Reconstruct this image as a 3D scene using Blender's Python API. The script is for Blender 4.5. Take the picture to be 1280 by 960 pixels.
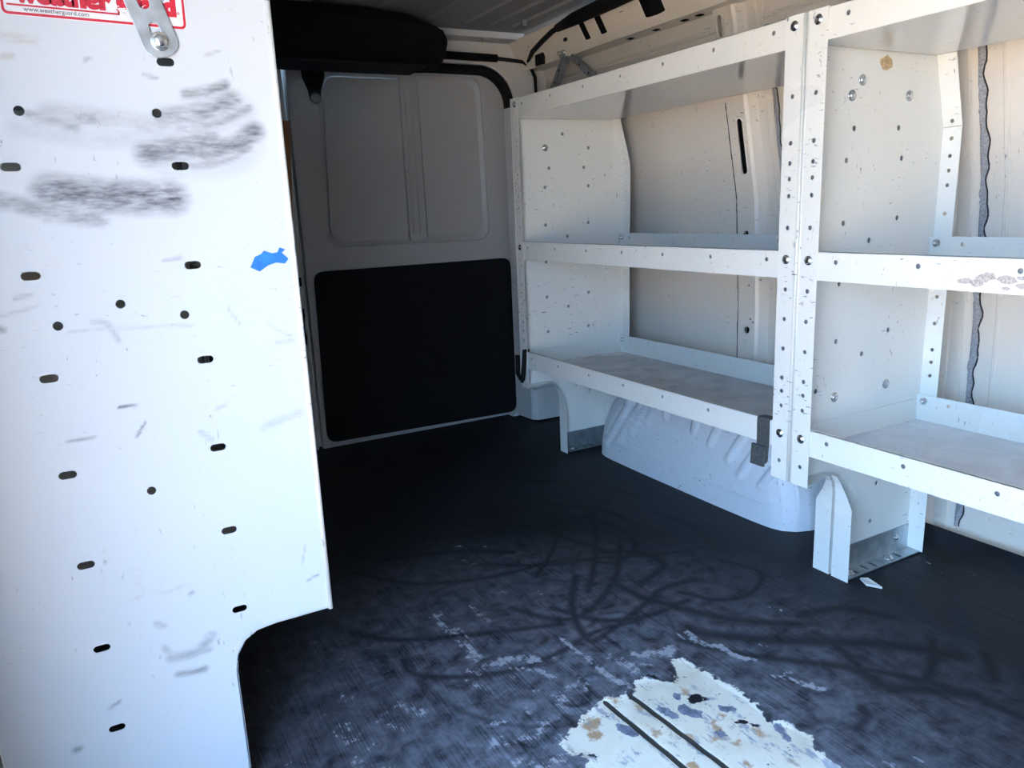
import bpy, bmesh, math, random
import numpy as np
from mathutils import Vector, Matrix
from mathutils.geometry import delaunay_2d_cdt
PI = math.pi
random.seed(7)
for o in list(bpy.data.objects): bpy.data.objects.remove(o)
SC = bpy.context.scene
COL = SC.collection

# ------------------------------------------------------------------ camera
cam_d = bpy.data.cameras.new('camera'); cam = bpy.data.objects.new('camera', cam_d); COL.objects.link(cam)
cam_d.sensor_width = 36.0; cam_d.lens = 27.0; cam_d.clip_start = 0.02
R_, D_, F_ = ((0.87336745, -0.4851846, -0.04272194), (-0.14497224, -0.17521471, -0.97379816), (0.4649864, 0.8566771, -0.22336513))
cam.matrix_world = Matrix(((R_[0], -D_[0], -F_[0], 0), (R_[1], -D_[1], -F_[1], 0), (R_[2], -D_[2], -F_[2], 0.8), (0, 0, 0, 1)))
SC.camera = cam

# ------------------------------------------------------------------ sky, sun, exposure
W = bpy.data.worlds.new('sky'); SC.world = W; W.use_nodes = True
wt = W.node_tree; wt.nodes.clear()
wo = wt.nodes.new('ShaderNodeOutputWorld'); wb = wt.nodes.new('ShaderNodeBackground')
tc = wt.nodes.new('ShaderNodeTexCoord'); sx = wt.nodes.new('ShaderNodeSeparateXYZ'); rp = wt.nodes.new('ShaderNodeValToRGB')
wt.links.new(tc.outputs['Generated'], sx.inputs[0]); wt.links.new(sx.outputs['Z'], rp.inputs[0])
wt.links.new(rp.outputs[0], wb.inputs[0]); wt.links.new(wb.outputs[0], wo.inputs[0])
e = rp.color_ramp.elements
e[0].color = (0.35, 0.61, 1.0, 1)
e[1].position = 0.75; e[1].color = (0.34, 0.60, 1.0, 1)
wb.inputs[1].default_value = 3.8
sd = bpy.data.lights.new('sun', 'SUN'); sd.energy = 19.0; sd.angle = 0.0093; sd.color = (1.0, 0.88, 0.70)
sun = bpy.data.objects.new('sun', sd); COL.objects.link(sun); sun.location = (-3, -6, 8)
sun.rotation_euler = Vector((-0.25, 0.62, -1.0)).to_track_quat('-Z', 'Y').to_euler()
SC.view_settings.view_transform = 'Standard'; SC.view_settings.look = 'None'
SC.view_settings.gamma = 1.0; SC.view_settings.use_curve_mapping = False
SC.view_settings.exposure = 2.02

# ------------------------------------------------------------------ measured marks (metres on their own surfaces)
NP_ROUND = [(-0.037, 0.926),(0.101, 0.926),(0.032, 0.708),(-0.036, 0.689),(0.101, 0.688),(0.034, 0.471)]
NP_SLOT = [(0.118, 0.983),(-0.054, 0.867),(0.119, 0.866),(-0.054, 0.748),(0.118, 0.748),(-0.054, 0.629),(0.118, 0.629),(-0.053, 0.51),(0.119, 0.512),(-0.051, 0.392),(0.119, 0.396),(-0.05, 0.277),(0.119, 0.28),(-0.049, 0.161)]
NP_SMEAR = [([(-0.021, 0.84),(0.016, 0.835),(0.062, 0.831),(0.105, 0.829)], 0.0162, 0.85),([(-0.024, 0.831),(0.031, 0.822),(0.082, 0.82)], 0.0086, 0.6),([(-0.07, 0.832),(-0.026, 0.819),(0.025, 0.808)], 0.0086, 0.55),([(-0.027, 0.815),(0.004, 0.809),(0.02, 0.807)], 0.0076, 0.55),([(0.086, 0.882),(0.121, 0.887),(0.154, 0.893)], 0.014, 0.65),([(0.148, 0.884),(0.181, 0.889),(0.21, 0.906)], 0.0108, 0.7),([(0.108, 0.921),(0.149, 0.928),(0.188, 0.942)], 0.0108, 0.6),([(0.124, 0.91),(0.166, 0.915),(0.206, 0.934)], 0.0054, 0.45),([(0.135, 0.948),(0.158, 0.952),(0.182, 0.96)], 0.0054, 0.7),([(-0.029, 0.922),(-0.011, 0.917),(0.015, 0.909)], 0.0054, 0.4),([(0.021, 0.92),(0.033, 0.919)], 0.0065, 0.5),([(-0.01, 0.925),(0.061, 0.918),(0.103, 0.911)], 0.0108, 0.25),([(0.132, 0.866),(0.17, 0.872),(0.2, 0.887)], 0.0054, 0.5),([(0.093, 0.905),(0.147, 0.91),(0.196, 0.929)], 0.0173, 0.2),([(0.067, 0.9),(0.124, 0.873),(0.19, 0.882)], 0.013, 0.2),([(0.092, 0.832),(0.096, 0.832)], 0.0076, 0.5),([(0.101, 0.864),(0.179, 0.868),(0.205, 0.887)], 0.0151, 0.15),([(-0.043, 0.908),(0.033, 0.896),(0.101, 0.902)], 0.0108, 0.15),([(0.027, 0.237),(0.057, 0.235),(0.079, 0.252)], 0.0065, 0.35),([(0.031, 0.211),(0.048, 0.208),(0.065, 0.207)], 0.0043, 0.5),([(0.02, 0.254),(0.032, 0.238),(0.074, 0.233)], 0.0043, 0.3),([(0.015, 0.291),(0.024, 0.285)], 0.0043, 0.3),([(-0.053, 0.192),(-0.041, 0.197)], 0.0022, 0.5),([(0.012, 0.584),(0.033, 0.582)], 0.0016, 0.7),([(-0.047, 0.551),(-0.017, 0.552)], 0.0013, 0.6),([(0.028, 0.545),(0.039, 0.56)], 0.0016, 0.6),([(0.1, 0.536),(0.113, 0.524)], 0.0032, 0.3),([(0.123, 0.563),(0.135, 0.567)], 0.0022, 0.3),([(0.179, 0.528),(0.201, 0.535),(0.229, 0.541)], 0.0054, 0.25),([(0.086, 0.756),(0.105, 0.758)], 0.0022, 0.4),([(0.153, 0.691),(0.165, 0.669)], 0.0016, 0.3),([(-0.001, 0.69),(0.015, 0.686),(0.024, 0.665)], 0.0032, 0.3),([(-0.027, 0.681),(0.036, 0.679),(0.108, 0.674)], 0.0022, 0.2),([(0.2, 0.666),(0.234, 0.64)], 0.0022, 0.2),([(-0.073, 0.725),(-0.057, 0.727)], 0.0022, 0.35),([(-0.09, 0.706),(-0.054, 0.713)], 0.0022, 0.2),([(-0.092, 0.692),(-0.09, 0.69)], 0.0032, 0.5),([(0.061, 0.32),(0.063, 0.321)], 0.0032, 0.5),([(-0.098, 0.149),(-0.095, 0.149)], 0.0043, 0.6),([(0.215, 0.296),(0.23, 0.3)], 0.0016, 0.5),([(0.208, 0.64),(0.228, 0.64)], 0.0022, 0.3),([(0.209, 0.322),(0.217, 0.351)], 0.0016, 0.3),([(0.162, 0.992),(0.181, 0.999)], 0.0016, 0.4),([(0.034, 0.981),(0.04, 0.984)], 0.0022, 0.4),([(0.093, 0.969),(0.106, 0.965)], 0.0022, 0.4)]
NP_TAN = [([(-0.007, 0.335),(0.025, 0.331),(0.062, 0.334)], 0.0032, 0.35),([(-0.042, 1.003),(-0.024, 1.0),(-0.009, 0.999)], 0.0043, 0.4),([(-0.045, 0.981),(-0.034, 0.982)], 0.0022, 0.5),([(0.025, 0.328),(0.031, 0.354)], 0.0043, 0.2),([(0.002, 0.368),(0.003, 0.345)], 0.0054, 0.2)]
TAPE = [(0.186, 0.74),(0.193, 0.753),(0.201, 0.756),(0.205, 0.76),(0.215, 0.756),(0.222, 0.757),(0.225, 0.763),(0.232, 0.76),(0.227, 0.756),(0.235, 0.748),(0.23, 0.742),(0.219, 0.744),(0.208, 0.741),(0.197, 0.734)]
STICK = [(-0.036, 1.023),(0.14, 1.019),(0.147, 1.052),(-0.033, 1.038)]
STICKTXT = [(-0.023, 1.037),(0.065, 1.035),(0.064, 1.028),(0.119, 1.034),(0.134, 1.033),(-0.016, 1.029),(0.043, 1.025),(0.081, 1.03),(-0.031, 1.031)]
STRAP = [(0.09, 1.047),(0.121, 1.05),(0.099, 0.989),(0.133, 0.995),(0.114, 0.982),(0.115, 1.002),(0.113, 1.014),(0.109, 1.032)]
RP_HOLE = [(1.347, 1.015),(1.443, 0.974),(1.295, 0.914),(1.424, 0.915),(1.278, 0.857),(1.44, 0.858),(1.276, 0.743),(1.437, 0.744),(1.356, 0.705),(1.274, 0.63),(1.273, 0.519),(1.433, 0.52),(1.353, 0.482),(1.273, 0.408),(1.43, 0.41),(1.428, 0.191)]
RP_BOLT = [(1.283, 0.974)]
FP_HOLE = [(1.303, 0.918),(1.434, 0.92),(1.286, 0.86),(1.449, 0.863),(1.286, 0.744),(1.447, 0.747),(1.365, 0.707),(1.432, 0.69),(1.284, 0.628),(1.443, 0.519),(1.283, 0.514),(1.363, 0.479),(1.23, 0.42),(1.438, 0.183),(1.425, 0.098)]
FP_BOLT = [(1.318, 1.004),(1.291, 0.976),(1.458, 0.98),(1.445, 0.404),(1.285, 0.4)]
FP_FL = [(0.993, 0.933),(0.991, 0.899),(0.992, 0.865),(0.991, 0.837),(0.992, 0.807),(0.993, 0.75),(0.995, 0.578),(0.996, 0.521),(0.996, 0.464),(0.997, 0.437),(0.997, 0.407)]
POST_R = [(0.992, 0.975),(0.992, 0.893),(0.992, 0.858),(0.992, 0.83),(0.992, 0.799),(0.993, 0.741),(0.993, 0.625),(0.993, 0.568),(0.994, 0.51),(0.994, 0.452),(0.995, 0.425),(0.995, 0.395),(0.995, 0.281)]
POST_RB = [(0.994, 1.094),(0.993, 0.682),(0.997, 0.338)]
POST_L = [(1.037, 0.975),(1.037, 0.894),(1.038, 0.858),(1.04, 0.282)]
LIP_T = [(2.026, 1.095),(1.871, 1.094),(1.714, 1.094),(1.559, 1.095),(1.404, 1.094),(1.247, 1.095),(1.091, 1.094)]
LIP_M = [(2.028, 0.682),(1.876, 0.683),(1.722, 0.682),(1.564, 0.683),(1.408, 0.684),(1.251, 0.685),(1.092, 0.685)]
LIP_L = [(1.876, 0.351),(1.719, 0.346),(1.566, 0.346),(1.412, 0.344),(1.254, 0.344)]
LIP_R = [(0.931, 1.093),(0.93, 0.682),(0.771, 0.682),(0.616, 0.681),(0.933, 0.341),(0.775, 0.341),(0.618, 0.34)]
BACK_M = [(2.024, 0.689),(1.87, 0.691),(1.716, 0.691),(1.559, 0.691),(0.934, 0.692)]
BACK_L = [(2.03, 0.351),(1.879, 0.352),(1.723, 0.351),(1.566, 0.352),(0.939, 0.353)]
BACK_TOPS = [(2.057, 0.707),(1.411, 0.711),(2.103, 0.363),(1.414, 0.372),(1.009, 0.712),(1.017, 0.363),(0.79, 0.384),(0.823, 0.708)]
STRAP_X = [(1.098, 0.354),(1.065, 0.358),(1.096, 0.306),(1.063, 0.306),(1.106, 0.297),(1.067, 0.305),(1.096, 0.263),(1.053, 0.27)]
CREAM = [(0.536, 0.868),(0.57, 0.901),(0.606, 0.908),(0.652, 0.928),(0.683, 0.915),(0.704, 0.92),(0.717, 0.938),(0.749, 0.935),(0.775, 0.902),(0.82, 0.95),(0.839, 0.945),(0.844, 0.898),(0.846, 0.843),(0.852, 0.813),(0.847, 0.773),(0.841, 0.747),(0.854, 0.722),(0.862, 0.706),(0.861, 0.68),(0.845, 0.665),(0.837, 0.625),(0.831, 0.577),(0.816, 0.512),(0.463, 0.73),(0.504, 0.781),(0.532, 0.81),(0.553, 0.821),(0.533, 0.845)]
GROOVES = [[(0.694, 0.914),(0.707, 0.701),(0.711, 0.629)], [(0.648, 0.919),(0.656, 0.733),(0.658, 0.659)]]
CHOLES = [[(0.766, 0.855),(0.784, 0.86),(0.795, 0.855),(0.795, 0.834),(0.784, 0.834),(0.764, 0.838),(0.762, 0.845)], [(0.741, 0.852),(0.755, 0.849),(0.759, 0.832),(0.768, 0.817),(0.754, 0.805),(0.74, 0.814),(0.735, 0.832)], [(0.788, 0.775),(0.807, 0.769),(0.819, 0.744),(0.809, 0.745),(0.801, 0.758),(0.785, 0.768)], [(0.629, 0.87),(0.642, 0.862),(0.65, 0.834),(0.643, 0.827),(0.632, 0.837),(0.624, 0.853)], [(0.717, 0.874),(0.727, 0.855),(0.723, 0.831),(0.714, 0.831),(0.709, 0.854)], [(0.795, 0.818),(0.811, 0.808),(0.815, 0.793),(0.797, 0.793),(0.792, 0.805)], [(0.745, 0.774),(0.756, 0.768),(0.755, 0.757),(0.747, 0.759)], [(0.838, 0.744),(0.843, 0.729),(0.837, 0.7),(0.826, 0.696),(0.824, 0.719)], [(0.758, 0.882),(0.764, 0.869),(0.754, 0.853),(0.747, 0.864)], [(0.747, 0.971),(0.792, 0.943),(0.781, 0.904),(0.763, 0.909),(0.751, 0.937),(0.732, 0.957)]]
TANS = [[(0.573, 0.897),(0.604, 0.906),(0.619, 0.891),(0.612, 0.878),(0.584, 0.876),(0.58, 0.887)], [(0.578, 0.868),(0.598, 0.87),(0.601, 0.854),(0.59, 0.848),(0.577, 0.856)], [(0.659, 0.927),(0.677, 0.918),(0.67, 0.904),(0.651, 0.9)], [(0.684, 0.895),(0.697, 0.88),(0.685, 0.867),(0.676, 0.879)], [(0.661, 0.85),(0.68, 0.849),(0.676, 0.834),(0.678, 0.817),(0.664, 0.809),(0.665, 0.83)], [(0.686, 0.812),(0.69, 0.803),(0.681, 0.788),(0.677, 0.792)], [(0.706, 0.799),(0.715, 0.785),(0.711, 0.763),(0.701, 0.762),(0.7, 0.786)], [(0.757, 0.795),(0.768, 0.794),(0.764, 0.768),(0.75, 0.749),(0.724, 0.755),(0.745, 0.769)], [(0.751, 0.738),(0.764, 0.738),(0.758, 0.716),(0.744, 0.717)], [(0.799, 0.748),(0.814, 0.742),(0.814, 0.714),(0.798, 0.727)], [(0.794, 0.68),(0.805, 0.668),(0.8, 0.652),(0.788, 0.664)], [(0.664, 0.742),(0.677, 0.739),(0.673, 0.722),(0.659, 0.733)], [(0.725, 0.744),(0.74, 0.743),(0.737, 0.731),(0.722, 0.733)], [(0.734, 0.885),(0.748, 0.87),(0.742, 0.858),(0.731, 0.871)], [(0.782, 0.808),(0.789, 0.798),(0.791, 0.782),(0.781, 0.785)], [(0.708, 0.931),(0.716, 0.919),(0.697, 0.912)], [(0.778, 0.886),(0.782, 0.87),(0.776, 0.858),(0.771, 0.868)], [(0.741, 0.709),(0.748, 0.694),(0.735, 0.686),(0.73, 0.696)]]
GRAYS = [([(0.901, 1.008),(0.897, 0.977),(0.904, 0.953),(0.919, 0.938)], 0.0091, 0.9),([(0.919, 0.938),(0.921, 0.9),(0.938, 0.874)], 0.0065, 0.85),([(0.883, 1.013),(0.883, 0.993)], 0.0039, 0.7),([(0.981, 0.91),(0.988, 0.893)], 0.0052, 0.6),([(0.932, 0.821),(0.945, 0.804),(0.955, 0.779),(0.968, 0.753)], 0.0091, 0.75),([(0.954, 0.82),(0.962, 0.81)], 0.0039, 0.5),([(0.689, 1.126),(0.692, 1.072),(0.696, 1.039)], 0.0052, 0.8),([(0.696, 1.039),(0.692, 0.984),(0.698, 0.957)], 0.0091, 0.75),([(0.698, 0.957),(0.706, 0.934),(0.71, 0.918)], 0.0091, 0.9),([(0.732, 1.016),(0.744, 0.984),(0.744, 0.961)], 0.0117, 0.65),([(0.775, 1.0),(0.808, 0.985),(0.837, 0.979)], 0.013, 0.8),([(0.843, 0.987),(0.821, 0.964)], 0.0078, 0.75),([(0.762, 0.973),(0.777, 0.957)], 0.0052, 0.7),([(0.858, 0.934),(0.87, 0.897)], 0.0065, 0.3),([(0.524, 1.333),(0.523, 1.272),(0.529, 1.217),(0.52, 1.159)], 0.0156, 0.55),([(0.529, 1.217),(0.527, 1.139),(0.512, 1.11)], 0.013, 0.6),([(0.488, 1.126),(0.508, 1.102)], 0.0078, 0.6),([(0.482, 1.096),(0.493, 1.056)], 0.0065, 0.6),([(0.597, 1.316),(0.603, 1.255)], 0.0117, 0.5),([(0.548, 1.117),(0.586, 1.11),(0.61, 1.085)], 0.0143, 0.75),([(0.564, 1.086),(0.596, 1.056),(0.614, 1.017)], 0.0078, 0.6),([(0.549, 1.059),(0.559, 1.02),(0.584, 0.983)], 0.0104, 0.4),([(0.657, 1.04),(0.642, 1.007)], 0.0065, 0.4),([(0.581, 0.954),(0.622, 0.979),(0.643, 0.979),(0.63, 0.943)], 0.013, 0.55),([(0.647, 1.004),(0.649, 0.995)], 0.0065, 0.5),([(0.57, 0.986),(0.63, 0.979)], 0.0052, 0.45),([(0.281, 1.176),(0.262, 1.096),(0.259, 1.053),(0.281, 1.022)], 0.0052, 0.5),([(0.238, 1.16),(0.24, 1.11),(0.254, 1.057)], 0.0091, 0.4),([(0.26, 1.098),(0.269, 1.085)], 0.0078, 0.6),([(0.313, 1.088),(0.356, 1.097),(0.382, 1.056)], 0.0156, 0.4),([(0.324, 1.057),(0.333, 1.036)], 0.0065, 0.6),([(0.248, 0.998),(0.281, 0.967)], 0.0182, 0.4),([(0.155, 1.056),(0.181, 1.04)], 0.0104, 0.4),([(0.446, 0.925),(0.493, 0.906),(0.544, 0.918)], 0.013, 0.6),([(0.526, 0.964),(0.538, 0.933)], 0.0104, 0.5),([(0.451, 0.87),(0.511, 0.843)], 0.013, 0.5),([(0.463, 0.844),(0.515, 0.85)], 0.0104, 0.6),([(0.46, 0.971),(0.482, 0.964)], 0.0065, 0.6),([(0.69, 1.615),(0.71, 1.59)], 0.0032, 0.5),([(0.676, 1.539),(0.692, 1.488)], 0.0065, 0.4),([(0.673, 1.346),(0.706, 1.324)], 0.0032, 0.55),([(0.757, 1.342),(0.747, 1.276)], 0.0039, 0.4),([(0.753, 1.566),(0.775, 1.545)], 0.0026, 0.5),([(0.361, 1.231),(0.365, 1.2)], 0.0104, 0.3),([(0.644, 1.079),(0.636, 1.039)], 0.0078, 0.35),([(0.57, 0.925),(0.575, 0.892)], 0.0104, 0.5),([(0.534, 0.902),(0.545, 0.852)], 0.0117, 0.5),([(0.269, 1.387),(0.28, 1.314),(0.315, 1.276)], 0.0156, 0.15),([(0.179, 1.319),(0.273, 1.288),(0.31, 1.311)], 0.013, 0.12),([(1.565, 0.903),(1.549, 0.825)], 0.0156, 0.18),([(1.527, 0.953),(1.516, 0.891)], 0.0104, 0.2),([(1.451, 0.752),(1.464, 0.701)], 0.0065, 0.2),([(0.888, 0.587),(0.94, 0.574)], 0.0156, 0.35),([(0.92, 0.68),(0.907, 0.656)], 0.013, 0.25),([(1.095, 0.998),(1.113, 0.953)], 0.0026, 0.6),([(1.119, 1.01),(1.124, 0.983)], 0.0019, 0.5)]
DARKS = [([(0.409, 1.215),(0.403, 1.181),(0.421, 1.149),(0.48, 1.108),(0.56, 1.079),(0.663, 1.082),(0.758, 1.102),(0.855, 1.09)], 0.0064),([(0.593, 0.972),(0.587, 0.95),(0.607, 0.933),(0.633, 0.941),(0.649, 0.975),(0.648, 1.001)], 0.0048),([(0.437, 1.616),(0.54, 1.479),(0.705, 1.413),(0.866, 1.4),(0.95, 1.328)], 0.0064),([(0.702, 1.487),(0.821, 1.397),(0.932, 1.366),(1.085, 1.292),(1.227, 1.259)], 0.0064),([(0.853, 1.314),(0.769, 1.202),(0.729, 1.087),(0.777, 1.089),(0.884, 1.127),(0.978, 1.165),(1.057, 1.154)], 0.008),([(0.666, 1.27),(0.723, 1.177),(0.803, 1.18),(0.926, 1.265),(1.032, 1.392)], 0.008),([(0.904, 1.235),(0.914, 1.166),(0.95, 1.083),(1.009, 0.989),(1.099, 0.912)], 0.0112),([(1.003, 1.654),(0.964, 1.554),(0.873, 1.447),(0.779, 1.363)], 0.0064),([(0.879, 1.741),(1.015, 1.716),(1.125, 1.569),(1.129, 1.47)], 0.008),([(1.003, 1.654),(1.079, 1.505),(1.063, 1.37),(0.961, 1.312)], 0.008),([(0.897, 1.6),(1.026, 1.573),(1.212, 1.65)], 0.0064),([(0.739, 1.649),(0.875, 1.646),(0.938, 1.512),(0.982, 1.372)], 0.008),([(0.872, 0.994),(0.911, 0.93),(0.964, 0.866),(1.065, 0.763),(1.124, 0.684),(1.152, 0.62),(1.165, 0.541)], 0.0096),([(1.06, 0.758),(1.065, 0.701),(1.111, 0.661),(1.159, 0.611)], 0.0144),([(1.252, 0.746),(1.197, 0.706),(1.133, 0.679)], 0.0096),([(1.291, 0.675),(1.227, 0.618)], 0.008),([(0.982, 0.687),(0.967, 0.669),(0.93, 0.659)], 0.008),([(1.167, 1.196),(1.197, 1.105),(1.117, 1.051),(1.039, 1.063),(0.994, 1.133)], 0.0064),([(0.951, 1.393),(1.029, 1.341),(1.05, 1.251),(0.947, 1.207)], 0.0096),([(0.903, 1.006),(1.007, 0.906),(1.164, 0.788),(1.245, 0.69)], 0.016),([(0.357, 1.363),(0.427, 1.283),(0.596, 1.207),(0.715, 1.164)], 0.008),([(0.521, 1.634),(0.666, 1.587),(0.794, 1.5)], 0.0096),([(1.075, 1.907),(1.212, 1.767),(1.266, 1.611)], 0.008),([(1.229, 1.497),(1.244, 1.36),(1.196, 1.227)], 0.008),([(1.123, 0.932),(1.211, 0.911),(1.261, 0.841)], 0.0128),([(1.102, 0.877),(1.085, 0.794),(1.058, 0.726)], 0.008),([(1.091, 1.593),(0.959, 1.388),(0.834, 1.239)], 0.0064),([(0.735, 1.225),(0.789, 1.133),(0.877, 1.094),(0.985, 1.098)], 0.008)]
SHARD = [(1.341, 0.964),(1.349, 0.951),(1.343, 0.913),(1.328, 0.939)]
DOORX = [(0.675, 0.618),(1.421, 0.616),(1.42, 0.009),(0.655, 0.023),(0.759, 1.268),(0.79, 1.269)]


# ------------------------------------------------------------------ materials
class NT:
    def __init__(s, name):
        s.m = bpy.data.materials.new(name); s.m.use_nodes = True; s.t = s.m.node_tree
        s.b = s.t.nodes['Principled BSDF']
    def n(s, kind, **kw):
        x = s.t.nodes.new('ShaderNode' + kind)
        for k, v in kw.items(): setattr(x, k, v)
        return x
    def link(s, a, b): s.t.links.new(a, b)
    def val(s, sock, v):
        if isinstance(v, (int, float)): sock.default_value = v
        elif isinstance(v, tuple): sock.default_value = (*v, 1) if len(v) == 3 and sock.type == 'RGBA' else v
        else: s.link(v, sock)
    def coord(s, scale=(1, 1, 1), loc=(0, 0, 0)):
        c = s.n('TexCoord'); m = s.n('Mapping'); m.inputs['Scale'].default_value = scale; m.inputs['Location'].default_value = loc
        s.link(c.outputs['Object'], m.inputs[0]); return m.outputs[0]
    def noise(s, vec, scale, detail=3, rough=.5, dist=0):
        x = s.n('TexNoise'); s.link(vec, x.inputs['Vector']); x.inputs['Scale'].default_value = scale
        x.inputs['Detail'].default_value = detail; x.inputs['Roughness'].default_value = rough; x.inputs['Distortion'].default_value = dist
        return x.outputs['Fac']
    def rng(s, v, a, b, c=0., d=1.):
        x = s.n('MapRange'); s.val(x.inputs[0], v)
        for i, q in enumerate((a, b, c, d)): x.inputs[i + 1].default_value = q
        return x.outputs[0]
    def math(s, op, a, b=0.):
        x = s.n('Math', operation=op); s.val(x.inputs[0], a); s.val(x.inputs[1], b); return x.outputs[0]
    def mix(s, f, a, b):
        x = s.n('Mix', data_type='RGBA'); s.val(x.inputs[0], f); s.val(x.inputs[6], a); s.val(x.inputs[7], b); return x.outputs[2]
    def attr(s, nm):
        x = s.n('Attribute'); x.attribute_name = nm; return x.outputs['Fac']
    def bump(s, h, strength, dist=.001):
        x = s.n('Bump'); x.inputs['Strength'].default_value = strength; x.inputs['Distance'].default_value = dist
        s.link(h, x.inputs['Height']); s.link(x.outputs[0], s.b.inputs['Normal'])
    def base(s, c): s.val(s.b.inputs['Base Color'], c)
    def rough(s, c): s.val(s.b.inputs['Roughness'], c)

def simple(name, col, rough=.5, metal=0., var=.12, scale=30, bump=0., spec=.5):
    k = NT(name); v = k.coord(); nz = k.noise(v, scale, 4)
    k.base(k.mix(k.rng(nz, .3, .7), tuple(c * (1 - var) for c in col), tuple(min(1, c * (1 + var)) for c in col)))
    k.rough(k.rng(nz, .3, .7, max(.02, rough - .06), min(1, rough + .06))); k.b.inputs['Metallic'].default_value = metal
    k.b.inputs['Specular IOR Level'].default_value = spec
    if bump: k.bump(nz, bump)
    return k.m

def paint(name, col, rough=.28, wear=.5, dust=0., dustcol=(.30, .31, .31), smear=False, amt=0.):
    """enamel on sheet metal: faint tone drift, sparse scratches and chips, optional dust"""
    k = NT(name); v = k.coord()
    big = k.noise(v, 4.5, 3)
    c = k.mix(k.rng(big, .1, .9), tuple(x * .95 for x in col), col)
    if dust:
        d = k.noise(v, 9, 6, .65, .6); c = k.mix(k.rng(d, .35, .68, 0., dust), c, dustcol)
    s2 = k.noise(k.coord((1, 1, 1), (3, 5, 1)), 6, 2)
    s1 = k.noise(k.coord((9, 9, 38)), 5.5, 5, .62); scr = k.math('MULTIPLY', k.rng(s1, .64 - amt, .69 - amt), k.rng(s2, .47, .58))
    s3 = k.noise(k.coord((26, 26, 8), (1, 2, 3)), 6, 4, .6); s4 = k.noise(k.coord((1, 1, 1), (8, 1, 4)), 6.5, 2)
    scr2 = k.math('MULTIPLY', k.rng(s3, .66 - amt, .71 - amt), k.rng(s4, .50, .60))
    s5 = k.noise(k.coord((1, 1, 1), (2, 7, 9)), 75, 2, .5); scr3 = k.rng(s5, .79, .82)
    c = k.mix(k.math('MULTIPLY', k.math('MAXIMUM', k.math('MAXIMUM', scr, scr2), scr3), wear), c, (.10, .10, .11))
    if smear:
        f1 = k.noise(k.coord((7, 7, 26)), 8, 5, .6); f2 = k.noise(k.coord(), 9, 5, .6); st = k.math('ADD', k.math('MULTIPLY', f1, .6), k.math('MULTIPLY', f2, .4))
        f = k.math('MULTIPLY', k.attr('smear'), k.rng(st, .33, .60, .38, 1.25))
        c = k.mix(k.rng(f, .03, 1.), c, (.06, .055, .07)); c = k.mix(k.math('MULTIPLY', k.attr('tan'), k.rng(st, .4, .6)), c, (.38, .30, .20))
    ro = rough
    k.base(c); k.rough(k.rng(big, .1, .9, ro - .04, ro + .06))
    return k.m

M = {}
M['enamel'] = paint('white enamel', (.88, .87, .805), .24, .8)
M['post'] = paint('knocked white enamel', (.88, .87, .805), .28, .85, amt=.035)
M['gloss'] = paint('glossy enamel underside', (.70, .71, .70), .10, .5)
M['panel'] = paint('white enamel scuffed and shade tinted', (.655, .685, .715), .36, .45, smear=True)  # same enamel with real smears; darker, bluer base stands in for its lighting
M['tray'] = paint('worn grey tray enamel', (.70, .71, .72), .38, .7, dust=.85, dustcol=(.33, .34, .34))
M['tray_light'] = paint('worn pale tray enamel', (.74, .76, .79), .35, .7, dust=.6, dustcol=(.42, .42, .43))
M['body'] = paint('van body paint', (.86, .79, .69), .34, .8)
M['arch'] = paint('wheel arch paint', (.80, .81, .83), .36, .9)
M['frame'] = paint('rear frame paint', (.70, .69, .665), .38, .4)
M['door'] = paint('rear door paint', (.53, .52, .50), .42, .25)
M['roof'] = simple('bare roof primer', (.26, .27, .28), .5, 0, .06, 12)  # also serves as the painted-in shade grey behind panel and lip holes
M['black'] = simple('black plastic trim', (.008, .008, .009), .7, 0, .2, 60, .25, .2)
M['soft_black'] = simple('black foam', (.006, .006, .007), .85, 0, .3, 120, .4, .15)
M['rubber'] = simple('black rubber seal', (.009, .009, .010), .7, 0, .2, 80, 0, .2)
M['cavity'] = simple('dark cavity', (.008, .008, .008), .9, 0, .1, 20, 0, .1)
M['galv'] = simple('galvanised steel', (.50, .53, .54), .42, .85, .22, 45, .1)
M['galv_dark'] = simple('dull galvanised steel', (.30, .34, .35), .5, .7, .25, 40, .1)
M['zinc'] = simple('bright zinc screw', (.72, .73, .74), .24, 1.0, .1, 120)
M['sealant'] = simple('grey seam sealant', (.34, .34, .35), .65, 0, .35, 260, .9)
M['crack'] = simple('dirty sealant and dark edge line', (.03, .03, .03), .8, 0, .2, 80)
M['tape'] = simple('blue masking tape', (.02, .20, .72), .55, 0, .18, 90, .3)
M['red'] = simple('red print', (.62, .015, .04), .4, 0, .1, 300)
M['ink'] = simple('black print', (.03, .03, .035), .45, 0, .1, 200)
M['label'] = simple('white label film', (.84, .84, .85), .3, 0, .03, 80)
M['tan_label'] = simple('tan adhesive residue', (.55, .40, .22), .6, 0, .35, 200)
M['wood'] = simple('orange varnished wood', (.30, .11, .025), .5, 0, .4, 14)
M['web'] = simple('black nylon webbing', (.075, .08, .08), .6, 0, .9, 420, .6)
M['shard'] = simple('white plastic shard', (.75, .74, .70), .4, 0, .1, 200)
M['ground'] = simple('sunlit pale concrete', (.46, .36, .26), .9, 0, .12, 3)
M['chip'] = simple('chipped paint primer', (.52, .45, .40), .7, 0, .35, 300, .4)

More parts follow.
